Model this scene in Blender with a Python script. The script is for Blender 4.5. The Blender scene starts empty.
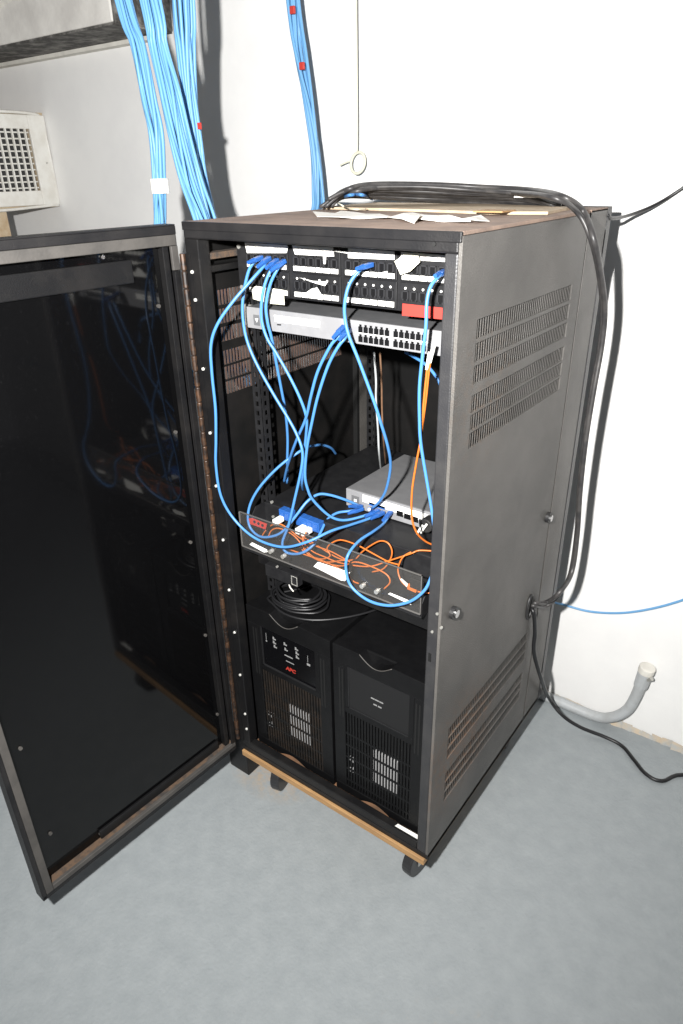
import bpy, bmesh, math, random
from mathutils import Vector, Matrix
random.seed(7)
C = bpy.context.scene.collection
SC = bpy.context.scene

# ------------------------------------------------------------------ camera
YAW, PITCH, ROLL = -0.6467, 0.4654, -0.0200
CAM = Vector((1.0933, -0.9596, 1.6169)); FPX = 682.8
fwd = Vector((math.sin(YAW)*math.cos(PITCH), math.cos(YAW)*math.cos(PITCH), -math.sin(PITCH)))
_r = fwd.cross(Vector((0, 0, 1))).normalized(); _u = _r.cross(fwd)
RT = math.cos(ROLL)*_r + math.sin(ROLL)*_u
UP = -math.sin(ROLL)*_r + math.cos(ROLL)*_u
cd = bpy.data.cameras.new('camera'); cam = bpy.data.objects.new('camera', cd); C.objects.link(cam)
cd.sensor_fit = 'VERTICAL'; cd.sensor_height = 36; cd.lens = FPX/1024*36; cd.clip_start = 0.02
M3 = Matrix((RT, UP, -fwd)).transposed()
cam.matrix_world = Matrix.Translation(CAM) @ M3.to_4x4()
SC.camera = cam
# ------------------------------------------------------------------ light
w = bpy.data.worlds.new('room_ambient'); SC.world = w; w.use_nodes = True
w.node_tree.nodes['Background'].inputs[0].default_value = (0.95, 0.97, 1.0, 1)
w.node_tree.nodes['Background'].inputs[1].default_value = 0.16
ld = bpy.data.lights.new('camera_flash', 'SPOT'); ld.energy = 380; ld.spot_size = math.radians(165); ld.spot_blend = 1.0; ld.shadow_soft_size = 0.022
ld.color = (1.0, 0.985, 0.96)
flash = bpy.data.objects.new('camera_flash', ld); C.objects.link(flash); flash.location = (0.92, -1.08, 1.735)
_aim = fwd+RT*((310-341.5)/FPX)-UP*((330-512)/FPX)          # the flash head is tilted a little up and left
flash.rotation_euler = _aim.to_track_quat('-Z', 'Y').to_euler()
SC.view_settings.view_transform = 'Standard'; SC.view_settings.look = 'None'
SC.view_settings.gamma = 1; SC.view_settings.use_curve_mapping = False
SC.view_settings.exposure = 0.0

# ------------------------------------------------------------------ pixel helpers (direction only; depth from a known plane)
def ray(px, py): return fwd + RT*((px-341.5)/FPX) - UP*((py-512)/FPX)
def PX(px, py, x): d = ray(px, py); return CAM + d*((x-CAM.x)/d.x)
def PY(px, py, y): d = ray(px, py); return CAM + d*((y-CAM.y)/d.y)
def PZ(px, py, z): d = ray(px, py); return CAM + d*((z-CAM.z)/d.z)

# ------------------------------------------------------------------ materials
MATS = {}
def mat(name, col, rough=0.5, metal=0.0, col2=None, scale=20, lo=0.4, hi=0.65, bump=0.0, bscale=200, stretch=None,
        spec=0.5, coat=0.0, trans=0.0, detail=6):
    m = bpy.data.materials.new(name); m.use_nodes = True
    nt = m.node_tree; b = nt.nodes['Principled BSDF']
    b.inputs['Base Color'].default_value = (*col, 1); b.inputs['Roughness'].default_value = rough
    b.inputs['Metallic'].default_value = metal; b.inputs['Specular IOR Level'].default_value = spec
    b.inputs['Coat Weight'].default_value = coat; b.inputs['Transmission Weight'].default_value = trans
    geo = nt.nodes.new('ShaderNodeNewGeometry')
    vec = geo.outputs['Position']
    if stretch:
        mp = nt.nodes.new('ShaderNodeVectorMath'); mp.operation = 'MULTIPLY'; mp.inputs[1].default_value = stretch
        nt.links.new(vec, mp.inputs[0]); vec = mp.outputs[0]
    if col2:
        n = nt.nodes.new('ShaderNodeTexNoise'); n.inputs['Scale'].default_value = scale; n.inputs['Detail'].default_value = detail
        n.inputs['Roughness'].default_value = 0.62
        nt.links.new(vec, n.inputs['Vector'])
        r = nt.nodes.new('ShaderNodeValToRGB')
        r.color_ramp.elements[0].position = lo; r.color_ramp.elements[0].color = (*col, 1)
        r.color_ramp.elements[1].position = hi; r.color_ramp.elements[1].color = (*col2, 1)
        nt.links.new(n.outputs['Fac'], r.inputs['Fac']); nt.links.new(r.outputs['Color'], b.inputs['Base Color'])
    if bump:
        n2 = nt.nodes.new('ShaderNodeTexNoise'); n2.inputs['Scale'].default_value = bscale; n2.inputs['Detail'].default_value = 4
        nt.links.new(vec, n2.inputs['Vector'])
        bp = nt.nodes.new('ShaderNodeBump'); bp.inputs['Strength'].default_value = bump; bp.inputs['Distance'].default_value = 0.002
        nt.links.new(n2.outputs['Fac'], bp.inputs['Height']); nt.links.new(bp.outputs['Normal'], b.inputs['Normal'])
    MATS[name] = m
    return m
def add_stain(m, col, cen, rad, scale, lo, hi, amount=1.0, stretch=(1, 1, 1)):
    """worn / dirty patch with its own place and shape, mixed over the base colour"""
    nt = m.node_tree; b = nt.nodes['Principled BSDF']; L = nt.links
    geo = nt.nodes.new('ShaderNodeNewGeometry')
    s = nt.nodes.new('ShaderNodeVectorMath'); s.operation = 'SUBTRACT'; s.inputs[1].default_value = cen
    L.new(geo.outputs['Position'], s.inputs[0])
    q = nt.nodes.new('ShaderNodeVectorMath'); q.operation = 'DIVIDE'; q.inputs[1].default_value = rad
    L.new(s.outputs[0], q.inputs[0])
    ln = nt.nodes.new('ShaderNodeVectorMath'); ln.operation = 'LENGTH'; L.new(q.outputs[0], ln.inputs[0])
    fall = nt.nodes.new('ShaderNodeMapRange'); fall.inputs['From Min'].default_value = 1; fall.inputs['From Max'].default_value = 0.35
    L.new(ln.outputs['Value'], fall.inputs['Value'])
    st = nt.nodes.new('ShaderNodeVectorMath'); st.operation = 'MULTIPLY'; st.inputs[1].default_value = stretch
    L.new(geo.outputs['Position'], st.inputs[0])
    n = nt.nodes.new('ShaderNodeTexNoise'); n.inputs['Scale'].default_value = scale; n.inputs['Detail'].default_value = 8
    n.inputs['Roughness'].default_value = 0.7
    L.new(st.outputs[0], n.inputs['Vector'])
    mr = nt.nodes.new('ShaderNodeMapRange'); mr.inputs['From Min'].default_value = lo; mr.inputs['From Max'].default_value = hi
    L.new(n.outputs['Fac'], mr.inputs['Value'])
    mu = nt.nodes.new('ShaderNodeMath'); mu.operation = 'MULTIPLY'; L.new(fall.outputs[0], mu.inputs[0]); L.new(mr.outputs[0], mu.inputs[1])
    mu2 = nt.nodes.new('ShaderNodeMath'); mu2.operation = 'MULTIPLY'; mu2.inputs[1].default_value = amount; L.new(mu.outputs[0], mu2.inputs[0])
    mx = nt.nodes.new('ShaderNodeMix'); mx.data_type = 'RGBA'
    L.new(mu2.outputs[0], mx.inputs['Factor'])
    src = b.inputs['Base Color']
    if src.is_linked: L.new(src.links[0].from_socket, mx.inputs['A'])
    else: mx.inputs['A'].default_value = src.default_value
    mx.inputs['B'].default_value = (*col, 1)
    L.new(mx.outputs['Result'], src)

mat('wall', (0.80, 0.795, 0.78), 0.85, col2=(0.76, 0.755, 0.745), scale=5, bump=0.35, bscale=28)
mat('floor', (0.255, 0.278, 0.288), 0.6, col2=(0.305, 0.328, 0.337), scale=22, lo=.3, hi=.75, bump=0.55, bscale=110, spec=0.3, detail=9)
add_stain(MATS['floor'], (0.42, 0.33, 0.22), (0.95, -0.42, 0), (0.38, 0.34, 1), 45, .56, .66, .55)
add_stain(MATS['floor'], (0.40, 0.30, 0.20), (0.02, 0.09, 0), (0.16, 0.10, 1), 30, .40, .60, .8)
add_stain(MATS['floor'], (0.16, 0.18, 0.19), (0.5, -0.3, 0), (2.5, 1.6, 1), 90, .66, .72, .8)
add_stain(MATS['floor'], (0.50, 0.47, 0.40), (0.3, -0.6, 0), (1.6, 0.6, 1), 26, .68, .74, .7)
mat('black_paint', (0.0055, 0.0055, 0.006), 0.42, spec=.35, col2=(0.013, 0.012, 0.0115), scale=14, lo=.45, hi=.75, bump=0.25, bscale=400)
mat('side_paint', (0.070, 0.066, 0.061), 0.5, col2=(0.115, 0.108, 0.10), scale=7, lo=.35, hi=.75, bump=0.6, bscale=330)
add_stain(MATS['side_paint'], (0.15, 0.075, 0.035), (0.6, 0.13, 0.42), (0.2, 0.22, 0.20), 60, .42, .62, .6)
add_stain(MATS['side_paint'], (0.13, 0.085, 0.055), (0.6, 0.12, 1.26), (0.2, 0.16, 0.18), 60, .46, .66, .45)
add_stain(MATS['side_paint'], (0.20, 0.14, 0.085), (0.6, 0.25, 0.8), (0.2, 0.4, 0.4), 55, .68, .74, .6)
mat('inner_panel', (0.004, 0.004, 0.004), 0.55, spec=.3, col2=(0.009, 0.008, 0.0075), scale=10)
mat('slot_dust', (0.075, 0.042, 0.03), 0.8, col2=(0.03, 0.02, 0.016), scale=40, lo=.35, hi=.65)
mat('header_black', (0.008, 0.008, 0.009), 0.45, spec=.3, col2=(0.018, 0.017, 0.017), scale=14, lo=.35, hi=.75, bump=0.3, bscale=350)
mat('post_black', (0.022, 0.022, 0.024), 0.42, col2=(0.038, 0.037, 0.037), scale=18, lo=.4, hi=.75, bump=0.3, bscale=350)  # paler than header_black: the corner post's sheen is put into the colour
mat('top_dust', (0.34, 0.24, 0.185), 0.85, col2=(0.19, 0.14, 0.115), scale=16, lo=.35, hi=.7, bump=0.5, bscale=250)
mat('dust_ledge', (0.10, 0.062, 0.038), 0.85, col2=(0.035, 0.03, 0.027), scale=45, lo=.42, hi=.62, bump=0.5, bscale=300)
mat('gasket', (0.065, 0.060, 0.055), 0.6, col2=(0.045, 0.042, 0.039), scale=20, bump=0.2)
mat('door_glass', (0.002, 0.002, 0.0022), 0.06, col2=(0.006, 0.006, 0.0065), scale=220, lo=.6, hi=.75, spec=0.33)
mat('pure_black', (0.004, 0.004, 0.004), 0.6)
mat('rubber', (0.014, 0.014, 0.015), 0.45, col2=(0.03, 0.029, 0.028), scale=30)
mat('cord_black', (0.010, 0.010, 0.011), 0.4)
mat('cord_dusty_sheen', (0.030, 0.029, 0.030), 0.42, col2=(0.062, 0.058, 0.056), scale=35, lo=.4, hi=.65)  # greyer than cord_black: dust and flash sheen both put into the colour
mat('hinge_rust', (0.012, 0.009, 0.008), 0.45, metal=0.3, col2=(0.075, 0.038, 0.02), scale=60, lo=.4, hi=.65)
mat('chrome', (0.6, 0.6, 0.6), 0.25, metal=1.0)
mat('zinc', (0.55, 0.54, 0.50), 0.4, metal=0.7)
mat('rivet_metal', (0.75, 0.74, 0.70), 0.4, metal=0.3)
mat('switch_front', (0.20, 0.20, 0.207), 0.45, col2=(0.235, 0.235, 0.24), scale=30)
mat('switch_top', (0.10, 0.102, 0.107), 0.5, col2=(0.12, 0.12, 0.124), scale=30)
mat('small_switch_top', (0.13, 0.13, 0.134), 0.5, col2=(0.15, 0.15, 0.153), scale=30)
mat('label_white', (0.78, 0.77, 0.73), 0.7)
mat('label_cream', (0.70, 0.68, 0.57), 0.75, col2=(0.62, 0.60, 0.50), scale=60)
mat('print_grey', (0.52, 0.52, 0.50), 0.7)
mat('label_red', (0.42, 0.032, 0.022), 0.6)
mat('logo_red', (0.35, 0.03, 0.02), 0.5)
mat('print_light', (0.22, 0.22, 0.22), 0.5)
mat('panel_black', (0.010, 0.010, 0.011), 0.45, spec=.35, col2=(0.015, 0.015, 0.016), scale=40)
mat('port_black', (0.004, 0.004, 0.0045), 0.5, spec=.2)
mat('port_rim', (0.024, 0.024, 0.026), 0.4)
mat('blue_jacket', (0.062, 0.20, 0.46), 0.38, spec=0.4)
mat('blue_plug', (0.02, 0.09, 0.31), 0.35)
mat('blue_bundle', (0.13, 0.32, 0.56), 0.42, spec=0.4)
mat('orange_fiber', (0.50, 0.13, 0.022), 0.4)
mat('white_plastic', (0.78, 0.78, 0.74), 0.4)
mat('ups_black', (0.0038, 0.0038, 0.0042), 0.42, spec=.22, col2=(0.0052, 0.0052, 0.0056), scale=30, bump=0.2, bscale=900)
mat('ups_dusty', (0.02, 0.014, 0.010), 0.6, spec=.3, col2=(0.006, 0.006, 0.006), scale=30)
mat('ups_panel', (0.0025, 0.0025, 0.003), 0.2, spec=.3)
mat('ups_panel_matte', (0.0095, 0.0095, 0.01), 0.5, spec=.3)
mat('metal_inside', (0.38, 0.38, 0.38), 0.5, metal=0.2)
mat('wood', (0.40, 0.235, 0.10), 0.65, col2=(0.30, 0.17, 0.075), scale=14, stretch=(1, 8, 8), bump=0.2)
mat('cardboard', (0.20, 0.10, 0.05), 0.8, col2=(0.10, 0.055, 0.03), scale=18)
mat('card_pale', (0.55, 0.44, 0.31), 0.8, col2=(0.42, 0.32, 0.22), scale=25)
mat('torn_paper', (0.82, 0.79, 0.74), 0.85, bump=0.5, bscale=120)
mat('concrete', (0.66, 0.64, 0.60), 0.9, col2=(0.52, 0.50, 0.47), scale=7, bump=0.6, bscale=60)
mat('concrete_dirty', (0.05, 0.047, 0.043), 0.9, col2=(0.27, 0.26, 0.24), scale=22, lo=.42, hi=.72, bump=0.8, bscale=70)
mat('plaster_pale', (0.70, 0.68, 0.62), 0.85, col2=(0.58, 0.56, 0.51), scale=14)
mat('vent_white', (0.70, 0.69, 0.65), 0.5, col2=(0.62, 0.60, 0.55), scale=20)
mat('vent_dark', (0.03, 0.03, 0.03), 0.7)
mat('duct_board', (0.50, 0.41, 0.29), 0.8, col2=(0.36, 0.25, 0.14), scale=12)
mat('conduit_grey', (0.42, 0.44, 0.45), 0.45, col2=(0.36, 0.37, 0.37), scale=20)
mat('plaster_crumb', (0.48, 0.40, 0.30), 0.9, col2=(0.36, 0.38, 0.38), scale=40)
mat('string', (0.62, 0.60, 0.48), 0.8)
mat('wheel', (0.02, 0.02, 0.021), 0.35)
def clear_mat():
    m = bpy.data.materials.new('clear_acrylic'); m.use_nodes = True
    nt = m.node_tree; nt.nodes.clear()
    o = nt.nodes.new('ShaderNodeOutputMaterial'); t = nt.nodes.new('ShaderNodeBsdfTransparent'); g = nt.nodes.new('ShaderNodeBsdfGlossy')
    d = nt.nodes.new('ShaderNodeBsdfDiffuse'); d.inputs[0].default_value = (0.55, 0.53, 0.5, 1)
    t.inputs[0].default_value = (0.95, 0.95, 0.95, 1); g.inputs['Roughness'].default_value = 0.12
    lw = nt.nodes.new('ShaderNodeLayerWeight'); lw.inputs[0].default_value = 0.5
    pw = nt.nodes.new('ShaderNodeMath'); pw.operation = 'POWER'; pw.inputs[1].default_value = 4; nt.links.new(lw.outputs['Facing'], pw.inputs[0])
    f = nt.nodes.new('ShaderNodeMath'); f.operation = 'MULTIPLY_ADD'; f.inputs[1].default_value = 0.8; f.inputs[2].default_value = 0.03; nt.links.new(pw.outputs[0], f.inputs[0])
    a = nt.nodes.new('ShaderNodeMixShader'); b = nt.nodes.new('ShaderNodeMixShader'); b.inputs[0].default_value = 0.026
    nt.links.new(f.outputs[0], a.inputs[0]); nt.links.new(t.outputs[0], a.inputs[1]); nt.links.new(g.outputs[0], a.inputs[2])
    nt.links.new(a.outputs[0], b.inputs[1]); nt.links.new(d.outputs[0], b.inputs[2]); nt.links.new(b.outputs[0], o.inputs[0])
    MATS['clear'] = m
clear_mat()
mat('acrylic_edge', (0.11, 0.105, 0.10), 0.35)

# ------------------------------------------------------------------ mesh helpers
class MB:
    def __init__(s): s.v = []; s.f = []; s.smooth = False
    def add(s, vs, fs):
        n = len(s.v); s.v += [Vector(p) for p in vs]; s.f += [tuple(i+n for i in f) for f in fs]; return s
    def box(s, x0, y0, z0, x1, y1, z1, T=None):
        x0, x1 = sorted((x0, x1)); y0, y1 = sorted((y0, y1)); z0, z1 = sorted((z0, z1))
        vs = [Vector(p) for p in ((x0,y0,z0),(x1,y0,z0),(x1,y1,z0),(x0,y1,z0),(x0,y0,z1),(x1,y0,z1),(x1,y1,z1),(x0,y1,z1))]
        if T: vs = [T(p) for p in vs]
        return s.add(vs, [(0,3,2,1),(4,5,6,7),(0,1,5,4),(1,2,6,5),(2,3,7,6),(3,0,4,7)])
    def obox(s, c, ax, ay, az):
        c = Vector(c)
        vs = [c+ax*i+ay*j+az*k for k in (-1,1) for (i,j) in ((-1,-1),(1,-1),(1,1),(-1,1))]
        return s.add(vs, [(0,3,2,1),(4,5,6,7),(0,1,5,4),(1,2,6,5),(2,3,7,6),(3,0,4,7)])
    def cyl(s, p0, p1, r, n=12, r1=None):
        p0 = Vector(p0); p1 = Vector(p1); d = (p1-p0).normalized(); r1 = r if r1 is None else r1
        a = d.orthogonal().normalized(); b = d.cross(a)
        vs = []
        for p, rr in ((p0, r), (p1, r1)):
            vs += [p+(a*math.cos(2*math.pi*i/n)+b*math.sin(2*math.pi*i/n))*rr for i in range(n)]
        fs = [(i, (i+1) % n, n+(i+1) % n, n+i) for i in range(n)] + [tuple(range(n-1, -1, -1)), tuple(range(n, 2*n))]
        return s.add(vs, fs)
    def tube(s, pts, r, n=8, seg=6, spline=True, closed=False):
        pts = [Vector(p) for p in pts]
        if spline: pts = catmull(pts, seg, closed)
        s.smooth = True
        N = len(pts); rings = []
        t0 = (pts[1]-pts[0]).normalized(); a = t0.orthogonal().normalized()
        for i, p in enumerate(pts):
            if closed: t = (pts[(i+1) % N]-pts[i-1]).normalized()
            else: t = (pts[min(i+1, N-1)]-pts[max(i-1, 0)]).normalized()
            a = (a-t*a.dot(t)).normalized(); b = t.cross(a)
            rings += [p+(a*math.cos(2*math.pi*k/n)+b*math.sin(2*math.pi*k/n))*r for k in range(n)]
        fs = []
        for i in range(N if closed else N-1):
            j = (i+1) % N
            for k in range(n):
                fs.append((i*n+k, i*n+(k+1) % n, j*n+(k+1) % n, j*n+k))
        if not closed: fs += [tuple(range(n-1, -1, -1)), tuple(range((N-1)*n, N*n))]
        return s.add(rings, fs)
    def prism(s, poly, depth, T):
        """poly: list of 2D points, extruded 0..depth; T(u,v,w)->Vector"""
        n = len(poly)
        vs = [T(u, v, 0) for u, v in poly]+[T(u, v, depth) for u, v in poly]
        fs = [(i, (i+1) % n, n+(i+1) % n, n+i) for i in range(n)]+[tuple(range(n-1, -1, -1)), tuple(range(n, 2*n))]
        return s.add(vs, fs)
    def build(s, name, m, parent=None, bevel=0.0, smooth=None):
        if parent is not None: org = wloc(parent)
        else:
            xs = [p.x for p in s.v]; ys = [p.y for p in s.v]; zs = [p.z for p in s.v]
            org = Vector(((min(xs)+max(xs))/2, (min(ys)+max(ys))/2, min(zs)))
        me = bpy.data.meshes.new(name); me.from_pydata([tuple(p-org) for p in s.v], [], s.f)
        bm = bmesh.new(); bm.from_mesh(me); bmesh.ops.recalc_face_normals(bm, faces=bm.faces); bm.to_mesh(me); bm.free()
        me.materials.append(MATS[m] if isinstance(m, str) else m)
        sm = s.smooth if smooth is None else smooth
        if sm: me.polygons.foreach_set('use_smooth', [True]*len(me.polygons))
        o = bpy.data.objects.new(name, me); C.objects.link(o)
        if parent is not None: o.parent = parent; LOC[o.name] = org
        else: o.location = org; LOC[o.name] = org
        if bevel:
            md = o.modifiers.new('edge', 'BEVEL'); md.width = bevel; md.segments = 2; md.limit_method = 'ANGLE'; md.angle_limit = math.radians(40)
        return o
LOC = {}
def wloc(o): return LOC[o.name]
def catmull(p, seg, closed=False):
    out = []; n = len(p)
    rng = range(n) if closed else range(n-1)
    for i in rng:
        p1, p2 = p[i], p[(i+1) % n]
        p0 = p[i-1] if (closed or i > 0) else p1+(p1-p2)
        p3 = p[(i+2) % n] if (closed or i+2 < n) else p2+(p2-p1)
        for k in range(seg):
            t = k/seg
            out.append(0.5*((2*p1)+(p2-p0)*t+(2*p0-5*p1+4*p2-p3)*t*t+(3*p1-p0-3*p2+p3)*t**3))
    if not closed: out.append(p[-1])
    return out
def thing(name, loc, label, cat, group=None):
    o = bpy.data.objects.new(name, None); C.objects.link(o); o.location = loc; LOC[o.name] = Vector(loc)
    o.empty_display_size = 0.05
    return tag(o, label, cat, group)
def tag(o, label, cat, group=None):
    o['label'] = label; o['category'] = cat
    if group: o['group'] = group
    return o
def struct(o): o['kind'] = 'structure'; return o
def inst(src, name, parent, offset, rot=None):
    """another piece sharing src's mesh, moved by offset in the parent's space"""
    c = bpy.data.objects.new(name, src.data); C.objects.link(c); c.parent = parent
    c.location = src.location+Vector(offset); LOC[c.name] = wloc(src)
    for md in src.modifiers:
        nm = c.modifiers.new(md.name, md.type)
        nm.width = md.width; nm.segments = md.segments; nm.limit_method = md.limit_method; nm.angle_limit = md.angle_limit
    return c
def text_mesh(name, body, size, T, m, parent, depth=0.0004, bold=0.0):
    cu = bpy.data.curves.new('t', 'FONT'); cu.body = body; cu.size = size; cu.align_x = 'CENTER'; cu.align_y = 'CENTER'
    cu.extrude = depth; cu.offset = bold; cu.resolution_u = 3
    to = bpy.data.objects.new('t', cu); C.objects.link(to)
    bpy.context.view_layer.update()
    me = bpy.data.meshes.new_from_object(to.evaluated_get(bpy.context.evaluated_depsgraph_get()))
    bpy.data.objects.remove(to); bpy.data.curves.remove(cu)
    mb = MB(); mb.add([T(v.co.x, v.co.y, v.co.z) for v in me.vertices], [tuple(p.vertices) for p in me.polygons])
    bpy.data.meshes.remove(me)
    return mb.build(name, m, parent)

# ------------------------------------------------------------------ the room
YW = 0.892
W, D, H = 0.6, 0.69, 1.533
struct(MB().box(-4.2, -3.2, -0.1, 3.4, YW+0.1, 0).build('floor', 'floor'))
struct(MB().box(-4.2, YW, 0, 3.4, YW+0.12, 2.75).build('wall_back', 'wall'))
# crumbling plaster edge where wall and floor meet
bb = MB()
xs = [-1.5+0.03*i for i in range(150)]
for a, b in zip(xs[:-1], xs[1:]):
    h0 = 0.012+0.012*random.random(); t0 = 0.006+0.012*random.random()
    bb.add([(a,YW-t0,0),(b,YW-t0*random.uniform(.7,1.2),0),(b,YW-.002,h0*random.uniform(.7,1.2)),(a,YW-.002,h0),(a,YW+.002,0),(b,YW+.002,0)],
           [(0,1,2,3),(0,3,4),(1,5,2)])
struct(bb.build('baseboard_back', 'plaster_crumb'))
# concrete ledge high on the wall
ledge = struct(MB().box(-4.0, 0.66, 2.03, -0.965, YW+0.01, 2.75).build('trim_1', 'concrete', bevel=0.006))
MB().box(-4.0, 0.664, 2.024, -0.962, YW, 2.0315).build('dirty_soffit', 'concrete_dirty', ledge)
MB().box(-0.966, 0.664, 2.03, -0.958, YW, 2.75).build('broken_end', 'concrete_dirty', ledge)
MB().box(-4.0, YW-0.035, 2.012, -1.02, YW+.005, 2.026).build('plaster_strip', 'plaster_pale', ledge)
# rough plaster bulge on the ledge front
rb = MB()
random.seed(3)
nx = 46
top = []
for i in range(nx):
    x = -3.2+i*(2.2/nx); h = 2.16+0.035*math.sin(i*.5)+random.uniform(-.012, .012)
    top.append((x, h))
for (a, ha), (b, hb) in zip(top[:-1], top[1:]):
    rb.add([(a,.661,ha),(b,.661,hb),(b,.648,hb+.012),(a,.648,ha+.012),(a,.646,2.74),(b,.646,2.74)], [(0,1,2,3),(3,2,5,4)])
rb.build('plaster_coat', 'plaster_pale', ledge)

# ------------------------------------------------------------------ server rack
rack = thing('server_rack', (0.3, 0.345, 0), 'tall black steel server rack with its smoked door swung open', 'server rack')
ZB = 0.165
MB().box(0.002, 0.004, H-0.006, W-0.0015, 0.555, H).build('top_panel', 'top_dust', rack, 0.001)
MB().box(0.0, -0.001, 1.502, W-.0062, 0.035, H-0.0065).build('header_rail', 'header_black', rack, 0.003)
MB().box(0.0, -0.0035, 1.5175, W-0.001, 0.0035, H).build('header_lip', 'header_black', rack, 0.0015)
MB().box(0, 0, 0.2, 0.036, 0.03, 1.502).build('corner_post', 'black_paint', rack, 0.002)
MB().box(0.5705, 0, 0.1805, W-.0062, 0.03, 1.502).build('corner_post', 'post_black', rack, 0.003)
MB().box(0, 0.001, 0.1805, 0.57, 0.022, 0.203).build('sill', 'black_paint', rack, 0.002)
MB().box(0.0, 0.0, ZB, W, D, 0.1805).build('base_plate', 'black_paint', rack, 0.001)
# slotted side panels: real slots between bars
ROWS = [(1.366, 1.397), (1.328, 1.359), (1.290, 1.321), (1.240, 1.271), (1.207, 1.236), (1.174, 1.203),
        (0.494, 0.523), (0.462, 0.490), (0.430, 0.458), (0.360, 0.388), (0.328, 0.356), (0.296, 0.324)]
def side_panel(x0, x1, bars):
    mb = MB(); br = MB(); y0, y1 = 0.0005, 0.548; a, b = 0.066, 0.496
    mb.box(x0, y0, 0.168, x1, a, H-0.0065); mb.box(x0, b, 0.168, x1, y1, H-0.0065)
    edges = sorted([z for r in ROWS for z in r]); edges = [0.168]+edges+[H-0.0065]
    for i in range(0, len(edges), 2): mb.box(x0, a, edges[i], x1, b, edges[i+1])
    n = 46; p = (b-a)/n
    for lo, hi in ROWS:
        for i in range(n): br.box((x1-.0022) if x0 > .3 else x0+.0015, a+i*p+p*0.66, lo, x1-0.0015, a+i*p+p, hi)
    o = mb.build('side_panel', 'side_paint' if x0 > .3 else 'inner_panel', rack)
    br.build('slot_bars', bars, o)['kind'] = 'stuff'
side_panel(W-0.006, W, 'side_paint')
side_panel(0.0, 0.006, 'slot_dust')
# added black sheet behind the right slots, standing in for the shaded interior
MB().box(W-0.028, 0.06, 0.25, W-0.0255, 0.5, 1.42).build('slot_shade_sheet', 'pure_black', rack)
for x0, x1 in ((0, 0.02), (W-0.02, W)):
    MB().box(x0, 0.5565, 0.168, x1, 0.662, H).build('rear_frame', 'side_paint', rack, 0.0015)
    MB().box(x0+(0.004 if x0 == 0 else 0), 0.545, 0.175, x1-(0.004 if x0 else 0), 0.5565, H-.008).build('seam_recess', 'pure_black', rack)
MB().box(0.0, 0.5565, H-0.004, W, 0.662, H+0.0005).build('rear_top', 'top_dust', rack)
MB().box(0.0, 0.664, 0.167, W+0.001, D, H+0.002).build('rear_door', 'post_black', rack, 0.002)
MB().box(0.02, 0.64, 0.18, W-0.02, 0.655, H-.01).build('rear_screen', 'inner_panel', rack)
for y, z in ((0.529, 0.846), (0.044, 0.843)):
    k = MB().cyl((W, y, z), (W+0.008, y, z), 0.0135, 16).build('panel_lock', 'rubber', rack, smooth=False)
    MB().cyl((W+0.007, y, z), (W+0.0125, y, z), 0.0085, 14).build('lock_face', 'chrome', k)
g = MB().tube([(W+0.002, 0.481+0.017*math.cos(t), 0.608+0.034*math.sin(t)) for t in [i*math.pi/8 for i in range(16)]], 0.004, closed=True, seg=2).build('cable_grommet', 'rubber', rack)
MB().prism([(0.481+0.016*math.cos(i*math.pi/8), 0.608+0.033*math.sin(i*math.pi/8)) for i in range(16)], 0.002, lambda u, v, w: Vector((W+0.0005+w*.5, u, v))).build('grommet_hole', 'pure_black', g)
hp = PY(435, 244, 0)
MB().cyl((hp.x, -0.0035, hp.z), (hp.x, 0.001, hp.z), 0.0032, 10).build('bolt_hole', 'pure_black', rack)
# cross bars inside on the left
for z in (1.462, 1.438):
    MB().box(0.008, 0.03, z, 0.034, 0.52, z+0.012).build('cross_bar', 'dust_ledge' if z > 1.45 else 'black_paint', rack, 0.001)
# mounting rails with square holes
def rail(x0, y0, sgn, z0=0.2, z1=1.5):
    mb = MB(); wd = 0.022
    def lad(T):
        mb.box(0, 0, z0, 0.006, 0.002, z1, T); mb.box(0.015, 0, z0, wd, 0.002, z1, T)
        z = z0
        while z < z1-0.02:
            mb.box(0.006, 0, z, 0.015, 0.002, z+0.011, T); z += 0.0222
    lad(lambda p: Vector((x0+sgn*p.x, y0+p.y, p.z)))
    lad(lambda p: Vector((x0+sgn*(wd+0.002-p.y)*1.0, y0+0.004+p.x, p.z)))
    return mb
for x0, sg in ((0.042, 1), (W-0.042, -1)):
    for y0 in (0.112, 0.56):
        rail(x0, y0, sg).build('mounting_rail', 'panel_black', rack)
# rivets on the hinge post
riv0 = None
for p in [(192, 272), (195.3, 300), (203, 369), (210, 433), (216, 486), (223, 540), (229, 590), (234.4, 632.5), (240, 675), (245, 714), (246.5, 729)]:
    q = PY(*p, -0.001)
    MB().cyl((q.x, 0.002, q.z), (q.x, -0.0025, q.z), 0.0042, 10, 0.003).build('rivet', 'rivet_metal', rack)
for p in [(437, 614), (432, 632), (441, 628)]:
    q = PY(*p, -0.001)
    MB().cyl((q.x, 0.002, q.z), (q.x, -0.0015, q.z), 0.003, 8).build('post_screw', 'zinc', rack)
MB().box(0.577, -0.0012, 0.742, 0.583, 0.002, 0.762).build('post_slot', 'pure_black', rack)

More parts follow.
